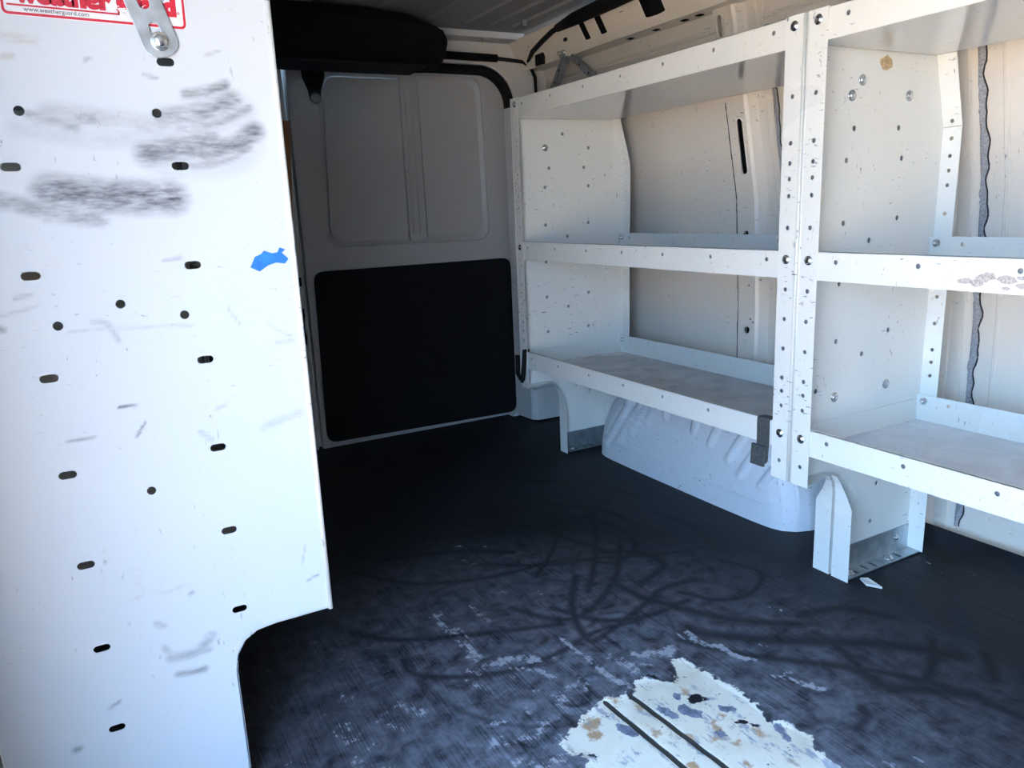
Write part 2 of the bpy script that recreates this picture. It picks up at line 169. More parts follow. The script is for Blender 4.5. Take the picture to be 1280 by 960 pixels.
def floor_material():
    k = NT('worn black rubber mat')
    st = k.noise(k.coord((150, 2.2, 1)), 2.2, 4, .6)            # grooves running along the van
    st2 = k.noise(k.coord((420, 5, 1)), 1.4, 2, .5)
    cl = k.noise(k.coord((1.0, .6, 1)), 5.0, 5, .6, .4)
    fine = k.noise(k.coord(), 90, 6, .7); mid = k.noise(k.coord(), 26, 6, .68, .3)
    t = k.math('MULTIPLY', k.rng(st, .32, .68, .25, 1.), k.rng(cl, .32, .70, .15, 1.))
    c = k.mix(t, (.004, .0045, .0055), (.044, .048, .060))
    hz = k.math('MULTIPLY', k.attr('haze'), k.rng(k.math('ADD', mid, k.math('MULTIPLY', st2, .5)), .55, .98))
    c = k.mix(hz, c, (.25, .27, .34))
    c = k.mix(k.math('MULTIPLY', k.attr('dark'), k.rng(mid, .3, .65, .45, .9)), c, (.006, .006, .008))
    g = k.math('ADD', k.math('MULTIPLY', k.attr('gray'), .66), k.math('MULTIPLY', k.math('SUBTRACT', mid, .5), 1.5))
    g = k.math('ADD', g, k.math('MULTIPLY', k.math('SUBTRACT', fine, .5), 1.5)); g = k.math('ADD', g, k.math('MULTIPLY', k.math('SUBTRACT', st2, .5), .8))
    gm = k.math('MULTIPLY', k.rng(g, .36, .52), k.rng(k.attr('gray'), .02, .16))
    c = k.mix(gm, c, k.mix(fine, (.26, .28, .36), (.56, .58, .64)))
    edge = k.math('ADD', k.math('MULTIPLY', k.math('SUBTRACT', mid, .5), 1.5), k.math('MULTIPLY', k.math('SUBTRACT', fine, .5), .8))
    cr = k.math('ADD', k.attr('cream'), edge)
    cm = k.rng(cr, .48, .52)
    cc = k.mix(k.rng(k.math('ADD', k.math('MULTIPLY', k.attr('tan'), .8), edge), .38, .62), k.mix(k.rng(mid, .35, .65), (.86, .82, .70), (.91, .89, .80)), (.54, .36, .22))
    bg = k.noise(k.coord((1, 1, 1), (5, 2, 0)), 6.5, 3, .5); cc = k.mix(k.rng(bg, .5, .68, 0, .55), cc, (.62, .56, .44))
    bl = k.math('ADD', k.noise(k.coord((1.6, .8, 1), (1, 6, 0)), 17, 6, .72), k.math('MULTIPLY', k.math('SUBTRACT', st2, .5), .25)); cc = k.mix(k.rng(bl, .555, .61, 0, .85), cc, k.mix(fine, (.18, .21, .29), (.52, .55, .62)))
    sp = k.noise(k.coord((1, 1, 1), (9, 2, 0)), 120, 3, .6); cc = k.mix(k.rng(sp, .68, .71), cc, (.06, .06, .08))
    hm = k.rng(k.math('ADD', k.math('MULTIPLY', k.attr('chole'), .85), edge), .44, .50)
    cc = k.mix(hm, cc, k.mix(k.rng(k.attr('cblack'), .4, .6), k.mix(k.rng(fine, .35, .65), (.11, .13, .19), (.30, .34, .45)), (.015, .015, .02)))
    gv = k.rng(k.math('ADD', k.attr('groove'), k.math('MULTIPLY', k.math('SUBTRACT', mid, .5), .5)), .42, .58)
    cc = k.mix(gv, cc, (.055, .055, .05))
    c = k.mix(cm, c, cc)
    k.base(c)
    k.rough(k.math('MAXIMUM', k.rng(cl, .3, .7, .42, .60), k.math('MULTIPLY', cm, .62))); k.b.inputs['Specular IOR Level'].default_value = .16
    k.bump(k.math('ADD', st, k.math('MULTIPLY', fine, .25)), .35, .0012)
    return k.m
M['floor'] = floor_material()

# ------------------------------------------------------------------ mesh helpers
class MB:
    def __init__(s): s.v = []; s.f = []; s.sm = []
    def add(s, vs, fs, smooth=False):
        o = len(s.v); s.v += [tuple(p) for p in vs]; s.f += [tuple(i + o for i in f) for f in fs]; s.sm += [smooth] * len(fs); return s
    def box(s, x0, x1, y0, y1, z0, z1):
        if x0 > x1: x0, x1 = x1, x0
        if y0 > y1: y0, y1 = y1, y0
        if z0 > z1: z0, z1 = z1, z0
        return s.add([(x, y, z) for z in (z0, z1) for y in (y0, y1) for x in (x0, x1)],
                     [(0, 2, 3, 1), (4, 5, 7, 6), (0, 1, 5, 4), (2, 6, 7, 3), (0, 4, 6, 2), (1, 3, 7, 5)])
    def tube(s, path, r, n=10, cap=True):
        path = [Vector(p) for p in path]; m = len(path); rings = []
        up = Vector((0, 0, 1))
        for i, p in enumerate(path):
            t = (path[min(i + 1, m - 1)] - path[max(i - 1, 0)]).normalized()
            a = t.cross(up)
            if a.length < .05: a = t.cross(Vector((1, 0, 0)))
            a.normalize(); b = a.cross(t); rr = r[i] if isinstance(r, (list, tuple)) else r
            rings.append([p + a * rr * math.cos(q * 2 * PI / n) + b * rr * math.sin(q * 2 * PI / n) for q in range(n)])
        vs = [v for g in rings for v in g]
        fs = [(i * n + q, i * n + (q + 1) % n, (i + 1) * n + (q + 1) % n, (i + 1) * n + q) for i in range(m - 1) for q in range(n)]
        if cap: fs += [tuple(range(n - 1, -1, -1)), tuple(range((m - 1) * n, m * n))]
        return s.add(vs, fs, True)
    def lathe(s, prof, origin, axis, n=14):
        a = Vector(axis).normalized(); u = a.orthogonal().normalized(); w = a.cross(u); o = Vector(origin)
        vs = []; m = len(prof)
        for r, h in prof:
            vs += [o + a * h + (u * math.cos(q * 2 * PI / n) + w * math.sin(q * 2 * PI / n)) * r for q in range(n)]
        fs = [(i * n + q, i * n + (q + 1) % n, (i + 1) * n + (q + 1) % n, (i + 1) * n + q) for i in range(m - 1) for q in range(n)]
        fs += [tuple(range(n - 1, -1, -1)), tuple(range((m - 1) * n, m * n))]
        return s.add(vs, fs, True)
    def loft(s, sections, closed=True, cap=True, smooth=False):
        n = len(sections[0]); m = len(sections); vs = [p for q in sections for p in q]
        k = n if closed else n - 1
        fs = [(i * n + q, i * n + (q + 1) % n, (i + 1) * n + (q + 1) % n, (i + 1) * n + q) for i in range(m - 1) for q in range(k)]
        if cap and closed: fs += [tuple(range(n - 1, -1, -1)), tuple(range((m - 1) * n, m * n))]
        return s.add(vs, fs, smooth)
    def build(s, name, mat, parent=None, bevel=0., loc=None):
        me = bpy.data.meshes.new(name); me.from_pydata(s.v, [], s.f); me.update()
        bm = bmesh.new(); bm.from_mesh(me); bmesh.ops.recalc_face_normals(bm, faces=bm.faces[:]); bm.to_mesh(me); bm.free()
        me.polygons.foreach_set('use_smooth', s.sm)
        me.materials.append(mat)
        return link(name, me, parent, bevel, loc)

def link(name, me, parent=None, bevel=0., loc=None):
    o = bpy.data.objects.new(name, me); COL.objects.link(o)
    if parent:
        o.parent = parent
        # geometry is written in world coordinates: cancel the parents' offsets
        p = parent; off = Vector((0, 0, 0))
        while p: off += p.location; p = p.parent
        if loc is None: o.location = -off
        else: o.location = Vector(loc) - off
    elif loc is not None: o.location = loc
    if bevel:
        b = o.modifiers.new('bevel', 'BEVEL'); b.width = bevel; b.segments = 2; b.limit_method = 'ANGLE'; b.angle_limit = .7
    return o
def tag(o, label=None, cat=None, group=None, kind=None):
    for k, v in (('label', label), ('category', cat), ('group', group), ('kind', kind)):
        if v: o[k] = v
    return o
def empty(name, loc, label=None, cat=None, group=None):
    o = bpy.data.objects.new(name, None); COL.objects.link(o); o.location = loc; o.empty_display_size = .05
    return tag(o, label, cat, group)

def circle(cx, cz, r, n=12): return [(cx + r * math.cos(i * 2 * PI / n), cz + r * math.sin(i * 2 * PI / n)) for i in range(n)]
def slot(cx, cz, w, h, n=6):
    """rounded slot, w along the first axis, h along the second"""
    if w >= h:
        r = h / 2; d = (w - h) / 2
        return [(cx + d + r * math.cos(a), cz + r * math.sin(a)) for a in [(-.5 + i / n) * PI for i in range(n + 1)]] + [(cx - d + r * math.cos(a), cz + r * math.sin(a)) for a in [(.5 + i / n) * PI for i in range(n + 1)]]
    return [(cx + (q - cz), cz + (p - cx)) for p, q in slot(cx, cz, h, w, n)]
def rrect(x0, x1, z0, z1, r, n=6):
    o = []
    for cx, cz, a0 in ((x1 - r, z1 - r, 0), (x0 + r, z1 - r, .5), (x0 + r, z0 + r, 1), (x1 - r, z0 + r, 1.5)):
        o += [(cx + r * math.cos((a0 + .5 * i / n) * PI), cz + r * math.sin((a0 + .5 * i / n) * PI)) for i in range(n + 1)]
    return o
def inside(p, poly):
    x, y = p; c = False; j = len(poly) - 1
    for i in range(len(poly)):
        a, b = poly[i], poly[j]
        if (a[1] > y) != (b[1] > y) and x < (b[0] - a[0]) * (y - a[1]) / (b[1] - a[1]) + a[0]: c = not c
        j = i
    return c
def plate(outline, holes, f3, thick, extra=()):
    """sheet with real holes; f3(u, v, t) -> xyz with t from 0 (front) to thick (back)"""
    vs = [Vector(p) for p in outline]; loops = [list(range(len(outline)))]
    for h in holes:
        o = len(vs); vs += [Vector(p) for p in h]; loops.append(list(range(o, o + len(h))))
    vs += [Vector(p) for p in extra]
    V, E, F, *_ = delaunay_2d_cdt(vs, [], loops, 1, 1e-6)
    bb = [(min(p[0] for p in h), max(p[0] for p in h), min(p[1] for p in h), max(p[1] for p in h), h) for h in holes]
    keep = []
    for f in F:
        c = (sum(V[i][0] for i in f) / len(f), sum(V[i][1] for i in f) / len(f))
        if any(b[0] < c[0] < b[1] and b[2] < c[1] < b[3] and inside(c, b[4]) for b in bb): continue
        keep.append(f)
    n = len(V)
    P = [f3(p[0], p[1], 0) for p in V] + [f3(p[0], p[1], thick) for p in V]
    cnt = {}
    for f in keep:
        for i in range(len(f)):
            a, b = f[i], f[(i + 1) % len(f)]; key = (min(a, b), max(a, b)); cnt[key] = None if key in cnt else (a, b)
    fs = [tuple(f) for f in keep] + [tuple(i + n for i in reversed(f)) for f in keep]
    fs += [(q[1], q[0], q[0] + n, q[1] + n) for q in cnt.values() if q]
    return MB().add(P, fs)
def screw(name, pos, axis, parent, r=.0065, mat='zinc', h=.0045):
    """pan-head screw with a cross recess"""
    mb = MB().lathe([(r * 1.35, 0), (r * 1.35, h * .3), (r, h * .32), (r * .92, h * .75), (r * .55, h), (0.0006, h * 1.02)], pos, axis, 14)
    o = mb.build(name, M[mat], parent); return o

# ------------------------------------------------------------------ structure: ground, floor
def polydist(P, poly, closed=True):
    """unsigned distance of points P (n,2) to a polyline, and inside flag for closed ones"""
    d = np.full(len(P), 9.); ins = np.zeros(len(P), bool); q = np.array(poly, float); n = len(q)
    for i in range(n if closed else n - 1):
        a = q[i]; b = q[(i + 1) % n]; ab = b - a; t = np.clip(((P - a) @ ab) / max(ab @ ab, 1e-12), 0, 1)
        d = np.minimum(d, np.hypot(*(P - a - t[:, None] * ab).T))
        if closed and a[1] != b[1]:
            c = (a[1] > P[:, 1]) != (b[1] > P[:, 1]); ins ^= c & (P[:, 0] < (b[0] - a[0]) * (P[:, 1] - a[1]) / (b[1] - a[1]) + a[0])
    return d, ins
def area(P, polys, soft):
    m = np.zeros(len(P))
    for p in polys:
        d, i = polydist(P, p); m = np.maximum(m, np.clip(.5 + np.where(i, d, -d) / (2 * soft), 0, 1))
    return m
def strokes(P, ss, soft=.6):
    m = np.zeros(len(P))
    for pts, w, a in ss:
        d, _ = polydist(P, smooth_line(pts), False); f = np.clip((w * (1 + soft) - d) / (2 * w * soft), 0, 1); m = np.maximum(m, a * f * f * (3 - 2 * f))
    return m
def smooth_line(p, n=5):
    if len(p) < 3: return p
    p = [np.array(q) for q in p]; p = [2 * p[0] - p[1]] + p + [2 * p[-1] - p[-2]]; o = []
    for i in range(1, len(p) - 2):
        for k in range(n):
            t = k / n; a, b, c, d = p[i - 1:i + 3]
            o.append(.5 * (2 * b + (c - a) * t + (2 * a - 5 * b + 4 * c - d) * t * t + (3 * b - a - 3 * c + d) * t ** 3))
    return o + [p[-2]]
def setattrs(o, **kw):
    for k, v in kw.items():
        a = o.data.attributes.new(k, 'FLOAT', 'POINT'); a.data.foreach_set('value', np.asarray(v, np.float32))

g = MB().box(-40, 40, -40, 40, -.62, -.60).build('ground', M['ground']); tag(g, 'pale sunlit paving outside the van', kind='structure')

def ticks(segs):
    o = []
    for a, b, st in segs: o += list(np.arange(a, b - 1e-6, st))
    return np.array(o + [segs[-1][1]])
xs = ticks([(-.2, .3, .02), (.3, 1.06, .0032), (1.06, 1.6, .008), (1.6, 1.66, .006)]); ys = ticks([(-1.6, .45, .05), (.45, 1.15, .0032), (1.15, 1.7, .006), (1.7, 2.64, .014)])
gx, gy = np.meshgrid(xs, ys); P = np.stack([gx.ravel(), gy.ravel()], 1)
cream = area(P, [CREAM], .020); chole = area(P, CHOLES, .009); cblack = area(P, [CHOLES[0], CHOLES[2], CHOLES[9]], .004); tans = area(P, TANS, .012)
groove = np.zeros(len(P))
for gl in GROOVES:
    d, _ = polydist(P, gl, False); groove = np.maximum(groove, np.clip((.0062 - d) / .003, 0, 1))
grays = strokes(P, GRAYS, .8)
rd = random.Random(11)
extra = []
for i in range(34):                                   # looping rub marks left by dragged hoses
    cx, cy, r = rd.uniform(.5, 1.35), rd.uniform(1.1, 2.2), rd.uniform(.06, .3); a0 = rd.uniform(0, 6.3); da = rd.uniform(1., 3.4); ex = rd.uniform(.5, 1.6)
    extra.append(([(cx + r * math.cos(a0 + da * t / 7), cy + r * ex * math.sin(a0 + da * t / 7)) for t in range(8)], rd.uniform(.0025, .006), rd.uniform(.3, .65)))
dark = strokes(P, [(p, w, .95) for p, w in DARKS] + extra, .9)
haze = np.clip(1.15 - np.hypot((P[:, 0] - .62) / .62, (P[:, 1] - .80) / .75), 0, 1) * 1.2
low = np.clip((cream - .5) * 6, 0, 1)
z = -.0022 * low - .0012 * low * groove
z = z + np.where(P[:, 0] > 1.60, ((P[:, 0] - 1.60) / .06) ** 2 * .030, 0)
nx, ny = len(xs), len(ys)
me = bpy.data.meshes.new('floor')
idx = np.arange(nx * ny).reshape(ny, nx)
quads = np.stack([idx[:-1, :-1], idx[:-1, 1:], idx[1:, 1:], idx[1:, :-1]], -1).reshape(-1, 4)
me.vertices.add(nx * ny); me.vertices.foreach_set('co', np.stack([P[:, 0], P[:, 1], z], 1).astype(np.float32).ravel())
me.loops.add(quads.size); me.loops.foreach_set('vertex_index', quads.ravel().astype(np.int32))
me.polygons.add(len(quads)); me.polygons.foreach_set('loop_start', (np.arange(len(quads)) * 4).astype(np.int32)); me.polygons.foreach_set('loop_total', np.full(len(quads), 4, np.int32))
me.update(calc_edges=True); me.validate(); me.materials.append(M['floor'])
floor = link('floor', me); tag(floor, 'scuffed black rubber van floor with a worn cream patch', kind='structure')
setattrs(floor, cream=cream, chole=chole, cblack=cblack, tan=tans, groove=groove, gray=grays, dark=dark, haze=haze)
MB().box(-.23, 1.74, -1.6, 2.64, -.06, -.012).build('floor_pan', M['body'], floor)

# ------------------------------------------------------------------ structure: driver-side wall
SK = [(0., 1.70), (.5, 1.70), (.8, 1.685), (1.08, 1.63), (1.20, 1.60), (1.235, 1.588), (1.243, 1.596), (1.250, 1.588), (1.286, 1.58)]
def skin(z): return float(np.interp(z, [a for a, b in SK], [b for a, b in SK]))
zs = [0, .1, .2, .3, .4, .5, .6, .7, .8, .87, .94, 1.01, 1.08, 1.14, 1.20, 1.235, 1.243, 1.25, 1.286]
mb = MB().loft([[(skin(q), y, q) for q in zs] + [(skin(q) + .02, y, q) for q in reversed(zs)] for y in (-1.6, .3, 2.64)])
wall_r = mb.build('wall_right', M['body']); tag(wall_r, 'beige white driver side body wall behind the shelving', kind='structure')
def pillar(s, holes, slots, name='pillar'):
    zz = [.02, .12, .24, .33, .4, .5, .6, .7, .8, .87, .94, 1.01, 1.08, 1.14, 1.2, 1.24, 1.286]
    face = lambda z: skin(z) - .042
    fl = lambda z: .012 * max(0, (.45 - z) / .25) ** 2 if z < .45 else 0
    out = [(s + .135, q) for q in zz] + [(s + .07, q) for q in reversed(zz)]
    hs = [circle(a, b, r, 12) for a, b, r in holes] + [slot(a, b, w, h) for a, b, w, h in slots]
    ex = [(s + t, q) for q in zz for t in (.085, .10, .12)]
    ex = [p for p in ex if not any(inside(p, h) or min(math.hypot(p[0] - c[0], p[1] - c[1]) for c in h) < .004 for h in hs)]
    mb = plate(out, hs, lambda u, v, t: (face(v) + t, u, v), .0015, ex)
    for side in ([(.135, -.042), (.147, -.030), (.150, -.001)], [(.07, -.042), (.062, -.036), (.050, -.016), (.046, -.014), (.020, -.012), (.018, -.006), (.004, -.006), (.004, -.001)]):
        mb.loft([[(skin(q) + d, s + t, q) for t, d in side] for q in zz], closed=False, cap=False)
    o = mb.build(name, M['body'], wall_r)
    MB().loft([[(skin(q) - .006, s + .075, q), (skin(q) - .006, s + .135, q), (skin(q) - .003, s + .135, q), (skin(q) - .003, s + .075, q)] for q in zz]).build('pillar_cavity', M['cavity'], o)
    r_ = random.Random(2); MB().tube([(face(q) + .001, s + .137 + r_.uniform(-.0012, .0012), q) for q in np.arange(.25, 1.06, .012)], .0016, 5).build('dark_edge_line', M['crack'], o)  # thin dark line along the rear edge of the pillar face
    rim = MB()
    for a, b, w, h in slots:
        c = slot(a, b, w + .007, h + .007); rim.tube([(face(q) - .0005, p, q) for p, q in c + c[:1]], .0016, 6)
    if slots: rim.build('slot_rim', M['body'], o)
    return o
pillar(1.51, [(1.610, .425, .010), (1.598, .458, .003), (1.614, .392, .003), (1.612, .700, .009), (1.605, .593, .010), (1.604, .555, .003), (1.588, .45, .003)], [(1.605, .936, .019, .145), (1.622, 1.240, .018, .052)])
pillar(.978, [(1.08, .425, .010)], [(1.075, .936, .019, .145)])
def sealant(s, w, name):
    zz = np.arange(.03, 1.23, .008); r = random.Random(int(s * 100)); L = []; cr = []; cl = []
    ph = [r.uniform(0, 6) for _ in range(4)]
    for q in zz:
        c = s - w / 2 + .0022 * math.sin(q * 31 + ph[0]) + .0014 * math.sin(q * 83 + ph[1]); hw = w / 2 * (1 + .22 * math.sin(q * 57 + ph[2]) + .18 * math.sin(q * 121 + ph[3]))
        x = skin(q); L.append([(x + .001, c - hw, q), (x - .0045, c - hw * .6, q), (x - .006 - r.random() * .0015, c, q), (x - .0045, c + hw * .6, q), (x + .001, c + hw, q)])
        cr.append((x - .0012, c - hw * 1.02 + r.uniform(-.0006, .0006), q)); cl.append((x - .0012, c + hw * 1.02 + r.uniform(-.0006, .0006), q))
    o = MB().loft(L, closed=False, cap=False, smooth=True).build('sealant_bead', M['sealant'], wall_r)
    MB().tube(cr, .0016, 5).tube(cl, .0010, 5).build('dirty_edge', M['crack'], o)
sealant(1.516, .013, 1); sealant(.989, .020, 2)
mb = MB()
for y in (.93,): mb.loft([[(skin(q) - .0005, y - .006, q), (skin(q) - .004, y - .003, q), (skin(q) - .004, y + .003, q), (skin(q) - .0005, y + .006, q)] for q in zs[1:15]])
mb.build('wall_seam', M['body'], wall_r)
# roof rail: slanted box face with slots
RA, RB = Vector((1.492, 0, 1.278)), Vector((1.435, 0, 1.372))
rail_h = [slot(2.125, .50, .030, .50), slot(2.040, .50, .032, .50), slot(1.80, .52, .085, .56), slot(1.50, .50, .03, .5), slot(1.10, .5, .085, .5), circle(2.19, .5, .006), circle(1.93, .62, .012)]
rl = plate([(-1.6, 0), (2.57, 0), (2.57, 1), (-1.6, 1)], [[(a, .5 + (b - .5)) for a, b in h] for h in rail_h], lambda u, v, t: (RA.x + (RB.x - RA.x) * v + t, u, RA.z + (RB.z - RA.z) * v), .002)
rl.loft([[(1.494, y, 1.2785), (1.582, y, 1.286), (1.582, y, 1.288), (1.494, y, 1.2805)] for y in (-1.6, 2.57)])
rail = rl.build('roof_rail', M['body'], wall_r)
MB().box(1.515, 1.52, -1.6, 2.57, 1.29, 1.375).build('rail_cavity', M['cavity'], rail)
mb = MB()
for y in (1.68, 1.74, 1.86, 1.98): mb.box(1.53, 1.545, y, y + .02, 1.2795, 1.2815)
mb.build('rail_slit', M['cavity'], rail)

# wheel arch: a domed box with pressed ribs
def arch():
    yc, a, h = 1.607, .42, .300; nu, nv = 260, 72
    prof = [(1.70, 1.0), (1.56, 1.0), (1.46, .99), (1.425, .955), (1.402, .90), (1.392, .83), (1.388, .72), (1.386, .5), (1.385, .25), (1.385, 0.)]
    tt = np.linspace(0, len(prof) - 1, nv); px = np.interp(tt, range(len(prof)), [p[0] for p in prof]); pr = np.interp(tt, range(len(prof)), [p[1] for p in prof])
    ribs = [((1.945, .045), (1.83, .205)), ((1.88, .075), (1.77, .215)), ((1.815, .115), (1.735, .225)), ((1.74, .168), (1.69, .25)), ((1.66, .20), (1.64, .27)),
            ((1.54, .19), (1.515, .27)), ((1.474, .165), (1.425, .27)), ((1.405, .14), (1.35, .235)), ((1.362, .11), (1.305, .205)), ((1.294, .098), (1.245, .18))]
    u, j = np.meshgrid(np.linspace(0, PI, nu), np.arange(nv), indexing='ij'); c, s_ = np.cos(u), np.sin(u); cc = np.sign(c) * np.abs(c) ** .85
    x, r = px[j], pr[j]; y = yc + a * r * cc; z = h * r * np.clip(s_, 0, 1) ** .78
    x = x + np.where(x < 1.43, .010 * np.minimum(1, z / .2), 0); x = x - np.where((x < 1.40) & (z > .055) & (z < .070), .002, 0)
    b = np.zeros_like(x)
    for p, q in ribs:
        d, _ = polydist(np.stack([y.ravel(), z.ravel()], 1), [p, q], False); d = d.reshape(x.shape); b = np.maximum(b, np.sqrt(np.clip(1 - (d / .0125) ** 2, 0, 1)))
    b = b * np.clip((1.47 - x) / .03, 0, 1)
    x = x - .007 * b; y = y + .009 * b * cc * (r > .8); z = z + .009 * b * (r > .8)
    V = np.stack([x.ravel(), y.ravel(), z.ravel()], 1).tolist()
    F = [(i * nv + k, i * nv + k + 1, (i + 1) * nv + k + 1, (i + 1) * nv + k) for i in range(nu - 1) for k in range(nv - 1)]
    return MB().add(V, F, True)
arch().build('wheel_arch', M['arch'], wall_r)

# rear corner pillar and rear frame
wb_ = tag(plate([(-.22, -.03), (1.72, -.03), (1.72, 1.40), (-.22, 1.40)], [rrect(-.08, 1.452, -.02, 1.296, .13, 8)], lambda u, v, t: (u, 2.565 + t, v), .05, []).build('wall_back', M['frame'], None, .004), 'grey white rear door frame and header', kind='structure')
mb = MB()
pts = []
for q in (0.006, .12, .165, .6, 1.15): 
    o_ = 0 if q < .13 else .0
    pts.append([(1.41 + o_, 2.57, q), (1.415 + o_, 2.46, q), (1.43 + o_, 2.44, q), (1.46 + o_, 2.435, q), (1.70, 2.435, q), (1.70, 2.57, q)])
mb.loft(pts).build('corner_pillar', M['frame'], wb_, .003)
MB().box(1.408, 1.60, 2.428, 2.436, .125, .132).build('pillar_crease', M['frame'], wb_)

# roof
mb = MB().box(-.23, 1.60, -1.6, 2.64, 1.385, 1.41)
roof = mb.build('ceiling', M['roof']); tag(roof, 'bare dark grey ribbed steel roof', kind='structure')
for x in (-.05, .18, .41, .64, .87, 1.06, 1.195, 1.285, 1.365):
    MB().loft([[(x - .022, y, 1.387), (x - .012, y, 1.378), (x + .012, y, 1.378), (x + .022, y, 1.387)] for y in (-1.15, 2.375)]).build('roof_rib', M['roof'], roof)
MB().loft([[(-.2, y, z) for y, z in ((2.47, 1.387), (2.485, 1.368), (2.56, 1.368), (2.57, 1.387))], [(1.45, y, z) for y, z in ((2.47, 1.387), (2.485, 1.368), (2.56, 1.368), (2.57, 1.387))]]).build('roof_bow', M['frame'], roof)
for x, y in ((1.31, 2.50), (1.332, 2.27), (1.02, 2.50), (1.30, 1.9)):
    o = MB().box(x - .008, x + .008, y - .005, y + .005, 1.360, 1.379).build('roof_clip', M['galv_dark'], roof, .001)

# passenger side wall with the sliding door opening the photograph is taken through
tag(plate([(-1.6, -.05), (2.64, -.05), (2.64, 1.41), (-1.6, 1.41)], [rrect(-.42, .60, .0, 1.27, .06)], lambda u, v, t: (-.205 - t, u, v), .04).build('wall_left', M['body']), 'passenger side body wall with open side door', kind='structure')

tag(MB().box(-.23, 1.72, -1.24, -1.2, -.05, 1.40).build('added_wall_front', M['roof']), 'added unseen dark wall holding back light from the cab', kind='structure')  # added out of view to cut the daylight coming from the front

# ------------------------------------------------------------------ rear doors
def roundpoly(pts, r, n=5):
    o = []; m = len(pts)
    for i in range(m):
        p, a, b = (Vector(pts[(i + k) % m]) for k in (0, -1, 1)); u = (a - p).normalized(); w = (b - p).normalized(); ang = u.angle(w); d = r / math.tan(ang / 2)
        s0, s1 = p + u * d, p + w * d
        for k in range(n + 1):
            t = k / n; o.append(tuple((1 - t) ** 2 * s0 + 2 * t * (1 - t) * p + t * t * s1))
    return o
def door(name, x0, x1, wx0, wx1, flip, label):
    lo = (wx0 - .028, wx1 + .008) if not flip else (wx0 - .008, wx1 + .028)
    win = roundpoly([(wx0, 1.262), (wx1, 1.258), (lo[1], .688), (lo[0], .698)], .055)
    out = [(x0, 0.0), (x1, 0.0), (x1, 1.17), (x1 - .02, 1.235), (x1 - .06, 1.272), (x1 - .12, 1.285), (x0, 1.285)] if not flip else [(x0, 0), (x1, 0), (x1, 1.285), (x0 + .12, 1.285), (x0 + .06, 1.272), (x0 + .02, 1.235), (x0, 1.17)]
    d = plate(out, [win], lambda u, v, t: (u, 2.60 + t, v), .018).build(name, M['door'], None, .004); tag(d, label, kind='structure')
    MB().box(x0 + .001 - (.0 if not flip else .01), x1 - .001 + (.03 if flip else .015), 2.636 + (.016 if flip else 0), 2.65 + (.016 if flip else 0), -.03, 1.31).build('door_skin', M['door'], d)
    # stepped rim round the recess
    inner = roundpoly([(wx0 + .014, 1.248), (wx1 - .014, 1.244), (lo[1] - .016, .704), (lo[0] + .018, .714)], .05)
    m = len(win); mb = MB()
    mb.add([(u, 2.612, v) for u, v in win] + [(u, 2.620, v) for u, v in inner], [(i, (i + 1) % m, m + (i + 1) % m, m + i) for i in range(m)])
    mb.build('recess_rim', M['door'], d)
    mid = (wx0 + wx1) / 2 + (.02 if not flip else -.02); a, b = mid - .038, mid + .036
    fx = lambda x, v: x
    for q0, q1, side in ((lo[0] + .0215, a, 0), (b, lo[1] - .0195, 1)):
        top0, top1 = (wx0 + .0175, q1) if side == 0 else (q0, wx1 - .0175)
        pl = [(q0, .7115), (q1, .7095), (top1, 1.2425), (top0, 1.2435)]
        rp_ = []
        for i, (p, rr) in enumerate(zip(pl, (.05, .004, .004, .05) if side == 0 else (.004, .05, .05, .004))):
            P0, A, B = Vector(p), Vector(pl[i - 1]), Vector(pl[(i + 1) % 4]); u, w = (A - P0).normalized(), (B - P0).normalized()
            for k in range(6):
                t = k / 5; s0, s1 = P0 + u * rr, P0 + w * rr; rp_.append(tuple((1 - t) ** 2 * s0 + 2 * t * (1 - t) * P0 + t * t * s1))
        o = plate(rp_, [], lambda u, v, t: (u, 2.616 + t, v), .006).build('window_blank', M['door'], d, .0015)
        MB().box((q0 + q1) / 2 - .02, (q0 + q1) / 2 + .02, 2.6145, 2.619, .698, .707).build('clip_tab', M['door'], o)
    mu = MB().loft([[(a + .003, 2.624, v), (a + .006, 2.611, v), (b - .006, 2.611, v), (b - .003, 2.624, v)] for v in (.70, 1.255)])
    mo = mu.build('window_mullion', M['door'], d, .001)
    for x in (mid - .016, mid + .008):
        MB().loft([[(x - .006, 2.6115, v), (x - .002, 2.606, v), (x + .004, 2.606, v), (x + .008, 2.6115, v)] for v in (.725, 1.215)]).build('pressed_rib', M['door'], mo)
    tp = roundpoly([(x0 + .026, .618), (x1 - .012, .616), (x1 - .012, .012), (x0 + .016, .022)] if not flip else [(x0 + .012, .616), (x1 - .026, .618), (x1 - .016, .022), (x0 + .012, .012)], .035)
    t = plate(tp, [], lambda u, v, t: (u, 2.588 + t, v), .013).build('trim_panel', M['black'], d, .003)
    for zc in (.12, .23, .34, .45, .56):
        MB().box(x0 + .07, x1 - .07, 2.5865, 2.589, zc - .003, zc + .003).build('panel_ridge', M['black'], t, .001)
    for (x, zc) in ((x0 + .17, .56), (x0 + .35, .36), (x0 + .55, .30), (x0 + .12, .26)):
        MB().lathe([(.007, 0), (.006, .002), (.001, .003)], (x, 2.5885, zc), (0, -1, 0), 10).build('push_clip', M['black'], t)
    return d
d1 = door('door_1', .645, 1.434, .752, 1.338, False, 'wide grey rear door with black lower trim and blanked windows')
d2 = door('door_2', -.09, .632, -.02, .560, True, 'other rear door mostly behind the scuffed panel')
mb = MB().box(.712, .752, 2.585, 2.60, 1.235, 1.29); mb.loft([[(x, y, v) for x, y in ((.732 - w, 2.60), (.732 + w, 2.60), (.732 + w, 2.59), (.732 - w, 2.59))] for w, v in ((.038, 1.30), (.036, 1.235), (.020, 1.195), (.017, 1.165))])
